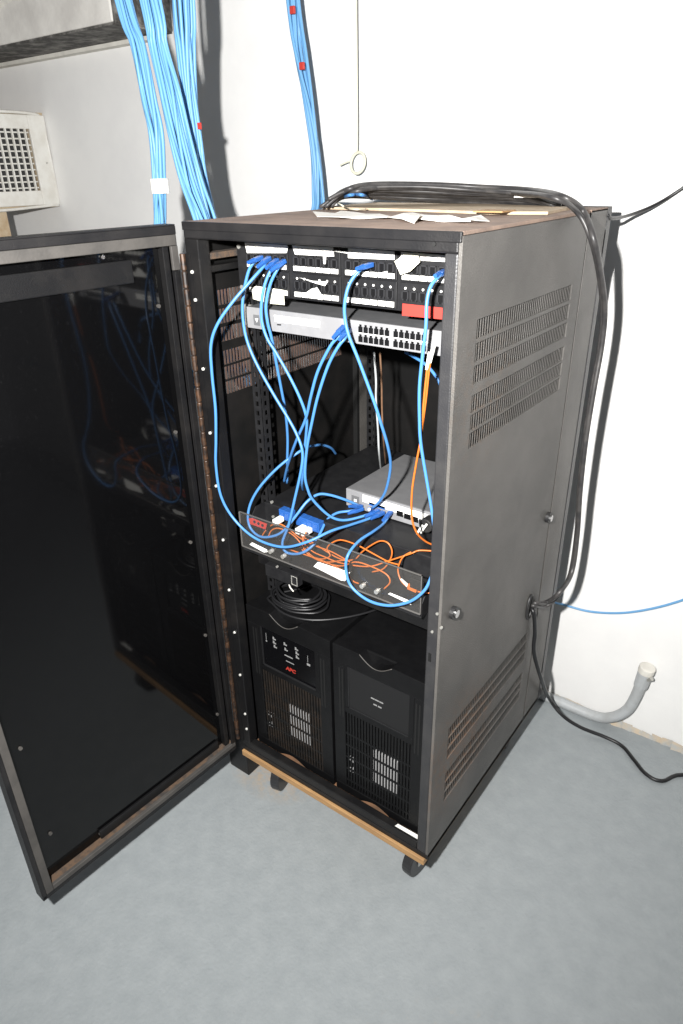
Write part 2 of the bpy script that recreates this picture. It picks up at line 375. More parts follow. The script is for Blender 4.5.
# ---- piano hinge
HX, HY = -0.006, -0.007
hinge = MB().box(-0.004, -0.0035, 0.2, 0.0, -0.0008, 1.475).box(0, -0.0022, 0.2, 0.013, 0, 1.475).build('piano_hinge', 'black_paint', rack)
kn = None
zz = 0.205; kp = 0.0335
while zz < 1.46:
    if kn is None: kn = MB().cyl((HX+.003, HY, zz), (HX+.003, HY, zz+kp-0.003), 0.0058, 10).build('hinge_knuckle', 'hinge_rust', hinge, 0.001); k0 = zz
    else: inst(kn, 'hinge_knuckle', hinge, (0, 0, zz-k0))
    zz += kp
MB().cyl((HX+.003, HY, 0.203), (HX+.003, HY, 1.47), 0.0035, 8).build('hinge_pin', 'hinge_rust', hinge)

# ---- door, swung open a little past a right angle
ang = math.radians(3.1)
du = Vector((-math.sin(ang), -math.cos(ang), 0)); dv = Vector((math.cos(ang), -math.sin(ang), 0))
def TD(p): return Vector((HX-0.002, HY, 0))+du*p.x+dv*p.y+Vector((0, 0, p.z))
DW, DZ0, DZ1 = 0.583, 0.166, 1.5285
door = MB().box(0.004, -0.034, DZ0, DW, -0.030, DZ1, TD).build('door', 'black_paint', rack, 0.001)
e = MB().box(DW-0.003, -0.0335, DZ0, DW+0.001, -0.001, DZ1, TD); e.box(0.004, -0.0335, DZ0, 0.008, -0.002, DZ1, TD)
e.box(0.004, -0.0335, DZ1-0.003, DW+.001, -0.001, DZ1, TD); e.box(0.004, -0.0335, DZ0, DW, -0.001, DZ0+.003, TD)
e.build('door_edge', 'header_black', door, 0.002)
MB().box(0.004, -0.006, DZ1-0.018, DW, -0.001, DZ1-.003, TD).build('flange', 'header_black', door, 0.001)
MB().box(0.004, -0.006, DZ0+.003, DW, -0.001, DZ0+0.012, TD).build('flange', 'black_paint', door, 0.001)
MB().box(DW-0.009, -0.006, DZ0+.003, DW, -0.001, DZ1-.003, TD).build('flange', 'header_black', door, 0.001)
MB().box(DW-0.026, -0.008, DZ0+0.0125, DW-0.0095, -0.0005, DZ1-0.0185, TD).build('gasket_strip', 'gasket', door, 0.0015)
MB().box(0.006, -0.008, DZ1-0.038, DW-0.0265, -0.0005, DZ1-0.0185, TD).build('gasket_strip', 'gasket', door, 0.0015)
MB().box(0.006, -0.010, DZ0+0.0125, DW-0.0265, -0.0005, DZ0+0.026, TD).build('gasket_strip', 'gasket', door, 0.0015)
MB().box(0.010, -0.030, DZ0+0.010, DW-0.0265, -0.0085, DZ0+0.0262, TD).build('bottom_ledge', 'dust_ledge', door, 0.001)
MB().box(0.004, -0.0075, 1.445, 0.020, -0.0005, DZ1-0.0385, TD).build('gasket_strip', 'gasket', door, 0.0015)
MB().box(0.004, -0.006, DZ0+0.012, 0.018, -0.001, 1.444, TD).build('hinge_leaf', 'black_paint', door, 0.001)
MB().box(0.010, -0.0295, DZ0+0.02, DW-0.004, -0.026, DZ1-0.012, TD).build('smoked_panel', 'door_glass', door)
MB().box(0.10, -0.0262, 1.430, DW-0.008, -0.019, 1.472, TD).build('stiffener', 'black_paint', door, 0.002)
MB().box(0.020, -0.0262, DZ0+0.02, 0.034, -0.010, DZ1-0.03, TD).build('hinge_channel', 'black_paint', door, 0.001)
MB().box(0.05, -0.0262, DZ0+0.0265, 0.42, -0.018, DZ0+0.052, TD).build('stiffener', 'black_paint', door, 0.002)
dn = dv
P0 = TD(Vector((0, -0.0255, 0)))
for p in [(102, 257), (158, 306), (175, 432), (190, 542), (205, 635), (217, 714), (191, 766), (20, 748), (50, 833), (100, 833)]:
    d = ray(*p); t = (P0-CAM).dot(dn)/d.dot(dn); q = CAM+d*t
    MB().cyl(q-dn*0.001, q+dn*0.004, 0.004, 8).build('door_screw', 'gasket' if p[0] != 102 else 'chrome', door)

# ------------------------------------------------------------------ dolly under the rack
dolly = thing('dolly', (0.3, 0.33, 0), 'light plywood dolly board on casters under the rack', 'dolly')
MB().box(0.006, -0.006, 0.146, 0.594, 0.66, 0.1645).build('board', 'wood', dolly, 0.0015)
cp = None
for k, (x, y, a) in enumerate([(0.075, 0.075, .25), (0.535, 0.072, -.1), (0.075, 0.6, .5), (0.535, 0.6, .2)]):
    cax = Vector((math.cos(a), math.sin(a), 0)); cay = Vector((-math.sin(a), math.cos(a), 0)); uz = Vector((0, 0, 1))
    o = Vector((x, y, 0))
    c = MB().obox(o+uz*0.142, cax*0.035, cay*0.04, uz*0.0038).build('caster', 'zinc', dolly, 0.001)
    for s in (-1, 1): MB().obox(o+uz*0.0905+cax*0.0165*s, cax*0.0012, cay*0.018, uz*0.048).build('fork', 'zinc', c)
    MB().cyl(o+uz*0.05-cax*0.0135, o+uz*0.05+cax*0.0135, 0.05, 28).build('wheel', 'wheel', c, 0.004)
    MB().cyl(o+uz*0.05-cax*0.02, o+uz*0.05+cax*0.02, 0.006, 10).build('axle', 'zinc', c)
blk = MB().box(-0.105, 0.04, 0, -0.028, 0.105, 0.15).build('support_block', 'black_paint', None, 0.003)
tag(blk, 'black block standing on the floor below the door hinge', 'block')

# ------------------------------------------------------------------ patch panel
YP = 0.095
def zat(px, py, y=YP): return PY(px, py, y).z
zl1, zl0 = zat(312.6, 246.5), zat(312.6, 256.5)
zp1 = zat(312.6, 262); zs1t, zs1b = zat(318, 267.2), zat(318, 272)
zdot = zat(314, 279.5); zp2 = zat(314, 286.2); zs2t, zs2b = zat(325, 294.3), zat(325, 299.2)
PZ0, PZ1 = zs2b-0.006, zl1+0.004
pp = thing('patch_panel', (0.3, 0.12, PZ0), 'black patch panel with two rows of ports and white label strips', 'patch panel')
MB().box(0.045, YP, PZ0, 0.555, YP+0.004, PZ1).build('faceplate', 'panel_black', pp, 0.001)
MB().box(0.075, YP+0.004, PZ0+0.01, 0.525, YP+0.05, PZ1-0.01).build('back_bracket', 'panel_black', pp)
GX = [(0.0745, 0.180), (0.196, 0.305), (0.319, 0.427), (0.440, 0.545)]
portm = None
for gi, (a, b) in enumerate(GX):
    MB().box(a-0.003, YP-0.004, zs1b-0.003, b+0.003, YP+0.001, zl1-0.001).build('port_module', 'panel_black', pp, 0.0008)
    MB().box(a-0.003, YP-0.004, zs2b-0.003, b+0.003, YP+0.001, zs1b-0.005).build('port_module', 'panel_black', pp, 0.0008)
    pw = (b-a)/6
    for r, zc in ((0, zp1), (1, zp2)):
        for i in range(6):
            xc = a+pw*(i+.5)
            if portm is None:
                m = MB()   # a jack: raised surround, dark mouth, tab notch
                hw, hh = pw*.38, 0.0085
                m.box(xc-hw, YP-0.0065, zc-hh, xc-hw+.002, YP-.0035, zc+hh); m.box(xc+hw-.002, YP-0.0065, zc-hh, xc+hw, YP-.0035, zc+hh)
                m.box(xc-hw, YP-0.0065, zc+hh-.002, xc+hw, YP-.0035, zc+hh); m.box(xc-hw, YP-0.0065, zc-hh, xc-hw*.45, YP-.0035, zc-hh+.003)
                m.box(xc+hw*.45, YP-0.0065, zc-hh, xc+hw, YP-.0035, zc-hh+.003); m.box(xc-hw, YP-0.0048, zc-hh, xc+hw, YP-.0038, zc+hh)
                portm = m.build('port', 'port_rim', pp); pc = (xc, zc)
                portm.data.materials.append(MATS['port_black'])
                for f in portm.data.polygons[-6:]: f.material_index = 1
            else: inst(portm, 'port', pp, (xc-pc[0], 0, zc-pc[1]))
        t, bt = ((zs1t, zs1b), (zs2t, zs2b))[r]
        m = MB()
        for i in range(6):
            if r == 1 and gi == 3: continue
            m.box(a+pw*i+0.0013, YP-0.0052, bt, a+pw*(i+1)-0.0013, YP-0.0038, t)
        if m.v: m.build('label_strip', 'label_white', pp)
        if r == 1:
            m = MB()
            for i in range(6):
                if (gi, i) in ((0, 0), (1, 2)): continue
                m.cyl((a+pw*(i+.5), YP-0.0052, zdot), (a+pw*(i+.5), YP-0.0035, zdot), 0.0021, 8)
            m.build('number_dots', 'label_white', pp)
def sticker(name, pts, m, y, parent, th=0.0006):
    poly = [(PY(u, v, y).x, PY(u, v, y).z) for u, v in pts]
    return MB().prism(poly, th, lambda u, v, w: Vector((u, y+w, v))).build(name, m, parent)
ys = YP-0.0072
sticker('designation_label', [(244.5, 242.5), (287, 245), (288, 247), (286.5, 253), (247, 253)], 'label_white', ys, pp)
sticker('designation_label', [(292, 245.3), (333, 247.5), (334, 256.5), (326, 256.3), (325.5, 264), (323.5, 264), (323, 256), (295, 254.5)], 'label_white', ys, pp)
sticker('designation_label', [(334, 250), (348, 252.3), (348, 253.6), (334, 251.5)], 'label_white', ys, pp)
sticker('designation_label', [(348, 248.2), (394.5, 251.5), (394.5, 259.8), (348, 258)], 'label_white', ys, pp)
sticker('designation_label', [(401, 252), (445.5, 255.3), (445.5, 261.8), (420, 260.5), (401, 258)], 'label_white', ys, pp)
sticker('torn_label', [(394.5, 261.5), (405, 253.5), (417.5, 252.5), (420, 262), (410, 271.5), (400.5, 274.8)], 'label_cream', ys-0.012, pp)
sticker('torn_label', [(252, 288), (256, 286), (283.5, 290), (284.5, 305), (268, 303.5), (253, 299)], 'label_cream', ys-0.004, pp)
sticker('torn_label', [(299, 277.5), (313, 281), (328, 281.5), (325, 286), (316, 283.5)], 'label_white', ys, pp)
sticker('torn_label', [(305, 293.5), (311, 289), (317, 287.5), (321, 294), (322, 300), (305, 296.5)], 'label_white', ys, pp)
sticker('torn_label', [(372, 275), (387, 271), (388, 276)], 'label_white', ys, pp)
sticker('red_label', [(402.5, 303.5), (444, 308), (443, 319.5), (402, 315.5)], 'label_red', ys-0.002, pp)
for (x0, y0, x1, y1) in [(263, 248, 277, 249.2)]:
    sticker('handwriting', [(x0, y0), (x1, y0+.8), (x1, y1+.8), (x0, y1)], 'print_grey', ys-0.0006, pp)
for x in (0.052, 0.548):
    for z in (PZ0+0.012, PZ1-0.012):
        MB().cyl((x, YP-0.002, z), (x, YP+0.001, z), 0.0045, 10).build('mount_screw', 'zinc', pp)

# ------------------------------------------------------------------ 24-port switch
SY = 0.080
sz1 = (PY(300, 313.8, SY).z+PY(441, 330.5, SY).z)/2; sz0 = sz1-0.0425
SX0, SX1 = 0.072, 0.545
sw = thing('network_switch', (0.3, 0.2, sz0), 'grey rack switch with two rows of ports beneath the patch panel', 'network switch')
MB().box(SX0, SY+0.0015, sz0, SX1, 0.34, sz1).build('chassis', 'switch_top', sw, 0.0015)
MB().box(SX0, SY, sz0, SX1, SY+0.0025, sz1-0.0003).build('faceplate', 'switch_front', sw, 0.0008)
for x0, x1 in ((0.05, SX0), (SX1, 0.556)):
    MB().box(x0, 0.098, sz0, x1, 0.101, sz1).build('rack_ear', 'zinc', sw)
s0 = None
px0 = PY(358, 330, SY).x; px1 = PY(427, 342, SY).x
zc = (sz0+sz1)/2-0.001
pit = (px1-px0)/12.6
for r in (0, 1):
    for i in range(12):
        xc = px0+pit*(i+.5)+(pit*.6 if i > 5 else 0); z = zc+(0.0088 if r == 0 else -0.0088)
        if s0 is None:
            hw = pit*.40; hh = 0.0072
            m = MB(); m.prism([(-hw, -hh), (hw, -hh), (hw, hh*.45), (hw*.5, hh*.45), (hw*.5, hh), (-hw*.5, hh), (-hw*.5, hh*.45), (-hw, hh*.45)], 0.001,
                              lambda u, v, w: Vector((xc+u, SY-0.0008+w, z+v)))
            s0 = m.build('port', 'port_black', sw); sc = (xc, z)
        else: inst(s0, 'port', sw, (xc-sc[0], 0, z-sc[1]))
MB().box(px0-0.004, SY-0.0006, zc-0.0009, px0+pit*12.7, SY+0.0005, zc+0.0009).build('port_divider', 'label_white', sw)
def fl(px, py, y): q = PY(px, py, y); return q.x, q.z
sticker('name_label', [(274, 315), (319.5, 321), (319.5, 327.5), (275, 321.5)], 'label_white', SY-0.0008, sw)
sticker('name_print', [(284, 319), (309, 322.2), (309, 323.4), (284, 320.2)], 'print_grey', SY-0.0011, sw)
sticker('logo_plate', [(253, 314.5), (259, 315.3), (260, 326), (254, 325)], 'switch_top', SY-0.0008, sw)
sticker('logo_mark', [(255, 318.5), (258, 318.5), (256.8, 322.5)], 'label_white', SY-0.0012, sw)
sticker('indicator', [(277, 324), (281, 324.3), (281, 325.6), (277, 325.3)], 'panel_black', SY-0.0008, sw)

# ------------------------------------------------------------------ fibre enclosure with clear cover
FY = 0.02; FX0, FX1 = 0.057, 0.544; FZ0, FZ1 = 0.826, 0.918; FT = 0.908; FB = 0.105
fe = thing('fibre_enclosure', (0.3, 0.2, 0.79), 'black fibre tray with a clear plastic front cover full of orange leads', 'fibre enclosure')
MB().box(FX0, FY+0.004, 0.815, FX1, FB, 0.8235).build('tray', 'panel_black', fe, 0.001)
MB().box(FX0, FB, 0.815, FX1, 0.56, FT).build('housing', 'panel_black', fe, 0.002)
MB().box(FX0+0.02, 0.05, 0.772, FX1+.02, 0.08, 0.8145).build('support_bar', 'black_paint', fe, 0.002)
for x in (FX0, FX1-0.003):
    MB().prism([(FY+0.006, 0.8235), (FB, 0.8235), (FB, FT), (FB-.03, FT), (FY+0.006, 0.85)], 0.003, lambda u, v, w, x=x: Vector((x+w, u, v))).build('side_cheek', 'panel_black', fe)
cv = MB().box(FX0, FY, FZ0, FX1, FY+0.0025, FZ1).build('clear_cover', 'clear', fe)
for b_ in ((FX0, FZ1-.0012, FX1, FZ1), (FX0, FZ0, FX1, FZ0+.0014), (FX0, FZ0, FX0+.0014, FZ1), (FX1-.0016, FZ0, FX1, FZ1)):
    MB().box(b_[0], FY-0.0003, b_[1], b_[2], FY+0.0028, b_[3]).build('cover_edge', 'acrylic_edge', cv)
sticker('cover_label', [(249.5, 544.5), (252, 542.5), (266.5, 549.5), (267.5, 552), (264, 552.5)], 'label_white', FY-0.001, cv)
sticker('cover_label', [(313.5, 566.5), (318, 562), (350, 572.5), (345, 581), (341, 580.5)], 'label_white', FY-0.001, cv)
sticker('cover_label', [(388, 594), (390, 592.8), (411, 601.5), (411, 605)], 'label_white', FY-0.001, cv)
for p in [(271.5, 551), (284, 556), (363, 585.5), (377.5, 591)]:
    q = PY(*p, FY); MB().cyl((q.x, FY-0.006, q.z), (q.x, FY+0.004, q.z), 0.005, 12).build('latch_knob', 'zinc', cv)
for (x0, y0, x1, y1) in [(267, 547, 290, 564), (359, 580, 382, 598)]:
    a = PY(x0+3, y0+4, FY+.006); b = PY(x1, y1-6, FY+.006)
    MB().box(a.x-.006, FY+0.0028, a.z-0.024, b.x, FY+0.008, a.z+0.002).build('latch_bracket', 'pure_black', cv)
a = PY(411, 577, .03); MB().box(a.x, .026, a.z-.022, a.x+.03, .032, a.z).build('corner_catch', 'pure_black', cv, .001)
rl = [(248.5, 518.5), (252, 518), (267, 524), (265.5, 529.5), (250, 524)]
rs = sticker('red_label', rl, 'label_red', FY+0.012, fe)
for k in range(3):
    q = PY(254.5+4*k, 521.8+1.8*k, FY+.0115); MB().cyl((q.x, FY+0.0105, q.z), (q.x, FY+0.013, q.z), 0.0035, 10).build('label_mark', 'panel_black', rs)
# adapters and connectors
ad = None
for i in range(7):
    t = i/6; px_, py_ = 285+34*t, 512.5+13*t
    if i == 2: continue
    q = PY(px_, py_, FB-0.006)
    o = MB().box(q.x-0.0085, FB-0.018, q.z-0.012, q.x+0.0085, FB+0.002, q.z+0.012).box(q.x-.006, FB-.020, q.z-.008, q.x+.006, FB-.018, q.z+.008).build('adapter', 'blue_plug', fe, 0.001)
    if i in (0, 4, 5):
        MB().box(q.x-0.006, FB-0.045, q.z-0.017, q.x+0.006, FB-0.016, q.z-0.003).build('connector', 'white_plastic', fe, 0.002)
for p in [(272, 502), (273.5, 516.5)]:
    q = PY(*p, FB); MB().cyl((q.x, FB-0.003, q.z), (q.x, FB+.002, q.z), 0.0035, 8).build('screw', 'zinc', fe)
# bracket under the enclosure
br = MB().box(0.118, 0.03, 0.762, 0.215, 0.05, 0.793).build('slide_bracket', 'panel_black', fe, 0.001)
MB().tube([(0.200, 0.029, 0.768), (0.216, 0.029, 0.768), (0.216, 0.029, 0.790), (0.200, 0.029, 0.790)], 0.0012, spline=False, closed=True, n=6).build('bracket_loop', 'zinc', br, smooth=False)
q = PY(277.5, 566.5, .03); MB().cyl((q.x, .027, q.z), (q.x, .031, q.z), 0.003, 8).build('bracket_screw', 'zinc', br)

# ------------------------------------------------------------------ small desktop switch on the enclosure
TZ0, TZ1, TY = FT, FT+0.047, 0.2
A = PZ(346, 488, TZ1); TX0 = A.x; TY = A.y; TX1 = TX0+0.30
ts = thing('desktop_switch', ((TX0+TX1)/2, TY+.13, TZ0), 'small silver desktop switch sitting on the fibre tray', 'network switch')
MB().box(TX0, TY+0.002, TZ0+0.003, TX1, TY+0.255, TZ1).build('chassis', 'small_switch_top', ts, 0.002)
MB().box(TX0, TY, TZ0+0.003, TX1, TY+0.003, TZ1-0.0005).build('faceplate', 'switch_front', ts, 0.001)
for x in (TX0+.02, TX1-.02):
    for y in (TY+.02, TY+.23): MB().cyl((x, y, TZ0), (x, y, TZ0+.0035), 0.007, 10).build('foot', 'rubber', ts)
sticker('name_strip', [(362.5, 494.5), (432, 516), (432, 524.5), (362.5, 501.5)], 'label_white', TY-0.0008, ts)
sticker('logo_plate', [(351.5, 495), (359, 497.2), (359, 504.5), (351.5, 502)], 'switch_top', TY-0.0008, ts)
sticker('logo_mark', [(354, 499), (356.5, 499.6), (356.5, 502), (354, 501.4)], 'label_white', TY-0.0012, ts)
for i in range(7):
    px_, py_ = 400+7.5*i, 513.5+2.8*i
    q = PY(px_, py_, TY)
    if q.x > TX1-.015: break
    MB().box(q.x-.0085, TY-0.001, q.z-.007, q.x+.0085, TY+.001, q.z+.006).build('port', 'port_black', ts)
sticker('indicator_strip', [(369, 502), (385, 507), (385, 510), (369, 505)], 'blue_plug', TY-0.0008, ts)

# ------------------------------------------------------------------ the two tower power supplies
def ups(x0, x1, z0, z1, left, label):
    U = thing('power_supply', ((x0+x1)/2, 0.3, z0), label, 'power supply')
    yb, yf = 0.058, 0.030
    MB().box(x0+.002, yb-.004, z0, x1-.002, 0.56, z1-0.002).build('body', 'ups_black', U, 0.003)
    wd = x1-x0; n0, n1 = x0+wd*.30, x0+wd*.64
    def TT(u, v, w): return Vector((u, yf+w, v))
    # display window and grille openings left free: the bezel is assembled round them
    dx0, dx1 = x0+wd*.17, x0+wd*.82; dz1, dz0 = z1-0.052, z1-0.172
    gx0, gx1 = x0+wd*.13, x0+wd*.87; gz1, gz0 = z1-0.190, z0+0.030
    bz = MB()
    notch = [(n0+(n1-n0)*i/8, z1-0.022*math.sin(math.pi*i/8)) for i in range(9)]
    bz.prism([(x0, dz1), (x1, dz1), (x1, z1-.002)]+list(reversed(notch))+[(x0, z1-.002)], yb-yf, TT)
    bz.box(x0, yf, gz0, gx0, yb, dz1); bz.box(gx1, yf, gz0, x1, yb, dz1)
    bz.box(gx0, yf, gz1, gx1, yb, dz0); bz.box(gx0, yf, dz0, dx0, yb, dz1); bz.box(dx1, yf, dz0, gx1, yb, dz1)
    bz.prism([(x0, z0+.004), (n0, z0+.004)]+[(n0+(n1-n0)*i/8, z0+.004+0.014*math.sin(math.pi*i/8)) for i in range(1, 8)]+[(n1, z0+.004), (x1, z0+.004), (x1, gz0), (x0, gz0)], yb-yf, TT)
    B = bz.build('bezel', 'ups_black', U, 0.0012)
    # highlight on the handle recess edge, put in as a paler rim
    MB().tube([(a, yf-.0002, b-.0008) for a, b in notch], 0.0011, n=6, seg=2).build('handle_highlight', 'gasket', B)
    MB().box(n0, yf+.006, z1-.03, n1, yb, z1-.022).build('handle_recess', 'ups_panel', B)
    p = MB().box(dx0, yf+(0.004 if left else .001), dz0, dx1, yf+.012, dz1).build('display_panel', 'ups_panel' if left else 'ups_panel_matte', U)
    fr = MB()
    for a in ((dx0, dz0, dx1, dz0+.003), (dx0, dz0, dx0+.0022, dz1)): fr.box(a[0], yf-.0004, a[1], a[2], yf+.003, a[3])
    fr.build('panel_frame', 'panel_black', U)
    ybk = yf+.011
    MB().box(gx0, ybk, gz0, gx1, ybk+.003, gz1).build('grille_back', 'pure_black', U)
    # the metal cage that shows through the slots
    ca, cb = gx0+(gx1-gx0)*.42, gx0+(gx1-gx0)*.78
    MB().box(ca, yf+.0042, gz0+.062, cb, ybk, gz0+.165).build('inner_cage', 'metal_inside', U)
    MB().box(gx0+.008, yf+.005, gz0+.05, gx0+.018, ybk, gz0+.062).box(gx0+.014, yf+.005, gz0+.085, gx0+.022, ybk, gz0+.097).box(gx0+.004, yf+.005, gz0+.088, gx0+.010, ybk, gz0+.096).build('inner_cage', 'metal_inside', U)
    gr = MB(); n = 22; pt = (gx1-gx0)/n
    for i in range(n): gr.box(gx0+pt*i+pt*.58, yf+.001, gz0, gx0+pt*(i+1), yf+.0038, gz1)
    gr.build('grille_bars', 'ups_dusty' if left else 'ups_black', U)['kind'] = 'stuff'
    for zc in (gz0+.022, gz0+.060, gz0+.100, gz0+.140, gz0+.178):
        if zc < gz1-.01: MB().box(gx0, yf+.0012, zc-.0025, gx1, yf+.0038, zc+.0025).build('grille_rib', 'ups_black', U)
    for xa in ((x0+wd*.065, x0+wd*.115), (x0+wd*.885, x0+wd*.935)):
        for q in range(2):
            xx = xa[0]+(xa[1]-xa[0])*q*.7
            MB().box(xx, yf-.0004, gz1-.02, xx+.004, yf+.001, dz1-.012).build('vent_slot', 'pure_black', U)
    cxm, dw, dh = (dx0+dx1)/2, dx1-dx0, dz1-dz0
    yq = yf+(0.0034 if left else .0004)
    def mk(u, v, a, b, m='print_light', nm='symbol', sl=0):
        x = dx0+dw*u; z = dz0+dh*v
        MB().box(x-a/2, yq, z-b/2, x+a/2, yq+.001, z+b/2).build(nm, m, p)
    if left:
        for u, v in ((.24, .80), (.24, .70), (.25, .60), (.45, .79), (.46, .66), (.66, .80), (.67, .70), (.67, .60)):
            mk(u, v, .010, .0035); mk(u-.015, v+.035, .0045, .004)
        mk(.50, .52, .026, .003); mk(.52, .38, .026, .0022); mk(.87, .56, .010, .006); mk(.08, .66, .004, .004)
        mk(.08, .78, .001, .02); mk(.86, .70, .001, .02)
        text_mesh('maker_logo', 'APC', 0.0145, lambda x, y, z: Vector((dx0+dw*.53+x*1.15+y*.15, yq-.0002-z*.5, dz0+dh*.19+y)), 'logo_red', p, bold=.0006)
    else:
        for k in range(3): mk(.42+.07*k, .52, .0105, .0032, nm='print')
        for k in range(2): mk(.46+.075*k, .39, .0095, .0035, nm='print')
        mk(-.155, .60, .004, .006, nm='indicator')
    return U
ups(0.040, 0.304, 0.186, 0.652, True, 'black tower power supply with glossy symbol panel, red logo and cable coil on top')
ups(0.312, 0.565, 0.186, 0.652, False, 'black tower power supply with plain matte front panel')
cs = MB()
cs.prism([(0.03, 0.30), (0.03, 0.027)]+[(0.03+0.54*i/40, 0.026-0.012*max(0, math.sin(2*math.pi*i/20-0.6))-random.uniform(0, .001)) for i in range(41)]+[(0.57, 0.30)], 0.0045, lambda u, v, w: Vector((u, v, 0.1807+w)))
tag(cs.build('cardboard_sheet', 'cardboard'), 'brown cardboard sheet lying under the two power supplies', 'cardboard')
pa = [PZ(*p, 0.2035) for p in ((395, 826), (398, 824), (419.5, 836), (419, 840))]
tag(MB().prism([(p.x, p.y) for p in pa], 0.001, lambda u, v, w: Vector((u, v, 0.2032+w))).build('paper_tag', 'label_white'), 'white paper strip lying on the rack sill', 'paper')

# coil of thin black cable on the left unit
cc = PZ(303, 594, 0.665)
pts = []
random.seed(11)
for i in range(7*14):
    t = i/14*2*math.pi; R = 0.074-0.0032*(i/14)+random.uniform(-.003, .003)
    pts.append(Vector((cc.x+R*math.cos(t)*1.08+0.005*math.sin(t*.31), 0.118+R*math.sin(t)*0.85, 0.6565+0.0045*(i/14))))
tail = [PZ(*p, .6555) for p in ((400, 596), (385, 606), (360, 614.5), (330, 619.5), (305, 619.5), (285, 614), (273, 604), (270, 596))]
tag(MB().tube([Vector((.5, .3, .6555))]+tail+pts[4:], 0.0031, n=7, seg=3).build('coiled_cable', 'cord_black'), 'coil of thin black cable resting on top of a power supply', 'cable')
tie = MB().tube([PY(288, 580, .045), PY(290, 587, .042), PY(293.5, 591.5, .04)], 0.0016, n=6).build('cable_tie', 'plaster_pale')
tag(tie, 'pale loose tie end sticking out of the black cable coil', 'cable tie')

# ------------------------------------------------------------------ blue patch cords
def cord(path, label, r=0.0031, plug0=True, plug1=False, m='blue_jacket', pm='blue_plug', group=None, name='patch_cord', cat='cable', psize=0.0075):
    pts = [PY(*p) if not isinstance(p, Vector) else p for p in path]
    zmin = min(p.z for p in pts)
    T = thing(name, (pts[0].x, pts[0].y, zmin), label, cat, group)
    MB().tube(pts, r, n=9, seg=6).build('jacket', m, T)
    for on, a, b in ((plug0, pts[0], pts[1]), (plug1, pts[-1], pts[-2])):
        if not on: continue
        d = (b-a).normalized(); d = (d+Vector((0, -1.0, 0))).normalized()
        sx = d.cross(Vector((0, 0, 1))).normalized(); sz = sx.cross(d)
        pl = MB().obox(a+d*0.006-Vector((0, 0, 0)), sx*psize*.68, d*0.0115, sz*psize*.55).build('plug', pm, T, 0.0015)
        MB().cyl(a+d*0.017, a+d*0.034, 0.0052, 10, 0.0036).build('boot', pm, pl)
    return T
yA = YP-0.012
cord([(260, 258, yA), (254, 262, .066), (248, 273, .058), (243, 298, .052), (243, 319, .050), (247.5, 342, .05), (258, 366.5, .052), (274, 395, .056), (288, 418, .06),
      (297, 435, .06), (302.5, 452, .058), (301, 471, .054), (295, 498, .05), (288.6, 525, .045), (282.5, 542, .04), (285, 551, .038), (293, 554, .038), (304, 552, .04), (315, 543, .06),
      (321.5, 530.6, .09), (327, 520, .12), (337, 513, .15), (350, 511, .172), (361, 509, TY-.012)],
     'blue patch cord from the first panel port crossing down into the fibre tray', plug1=True)
cord([(268, 259, yA), (263, 267, .066), (252.7, 278.7, .045), (233, 301.5, .012), (217.6, 324, -.010), (211, 345, -.018), (212, 374, -.018), (215.5, 409, -.016), (216, 440, -.016), (216, 466, -.014), (221, 496, -.010), (234, 519, -.002),
      (255, 538, .004), (282, 547, .004), (307, 542, .008), (331, 531, .05), (350, 525, .10), (368, 519, .15), (382, 513, TY-.014)],
     'blue patch cord hanging in the widest loop beside the hinge post', plug1=True)
cord([(276, 261, yA), (272, 268, .066), (266, 281, .056), (262, 298, .050), (261.5, 319, .048), (267, 338, .05), (275.6, 352, .054), (288, 373.6, .058), (300, 398, .064), (306.5, 418, .07), (306, 436, .08), (304, 455, .09), (303, 472, .11), (302, 484, .125), (303, 490, .16)],
     'blue patch cord from the panel dropping straight to the tray behind crossing cords')
cord([(283, 262, yA), (277, 270, .07), (270, 285, .062), (266, 305, .058), (267.5, 322, .06), (272, 340, .07), (277, 366.5, .09), (281.7, 391, .11), (285.5, 412, .13), (287.6, 437, .15), (287.3, 460, .16), (287, 483, .17)],
     'blue patch cord falling behind the others to the left rear of tray')
cord([(370, 265, yA), (362, 268, .066), (350, 283, .052), (345, 301.5, .045), (345, 318, .045), (349, 336, .045), (359, 361, .05), (373.5, 400, .06), (380, 420, .07), (388, 447, .10), (390.5, 467, .13), (386, 490, .155), (379, 502, .172), (371, 509, TY-.012)],
     'blue patch cord from the third port block curving down over the silver switch', plug1=True)
cord([(444, 272, yA), (439, 276, .06), (431, 286, .045), (427, 301.5, .038), (426, 326, .034), (422.7, 355, .032), (419.6, 387.5, .034), (419.6, 420, .04), (421, 444.6, .045), (427, 481.5, .05), (432, 512, .05), (435, 540, .045), (434, 565, .03), (430, 580, .018), (423, 592, .010),
      (408.6, 602, .004), (388, 605.5, .002), (367.6, 600, .002), (351, 586, .002), (346, 569.6, .004), (348, 555, .010), (359, 541, .05), (374, 531, .10), (384, 523, .15), (390, 513, TY-.012)],
     'blue patch cord looping below the clear cover beside the corner post', plug1=True)
cord([(343, 328, SY-.010), (339, 336, .056), (330.5, 346, .05), (318, 371, .05), (311, 396, .056), (306, 418, .066), (297, 439, .08), (291, 455, .10), (286.5, 470, .13), (284, 482, .16)],
     'blue patch cord from the rack switch going down behind the crossing')
cord([(348, 331, SY-.010), (345, 338, .054), (338, 347, .046), (328, 366, .044), (318, 396, .046), (312, 422, .05), (307, 448, .055), (305, 475, .06), (308, 490, .066), (313, 500, .075), (325.7, 513, .095), (336, 519, .11), (347, 520, .13), (363.5, 516, .16), (377, 511, TY-.012)],
     'bright blue patch cord sweeping from the rack switch under to the silver switch', plug1=True)
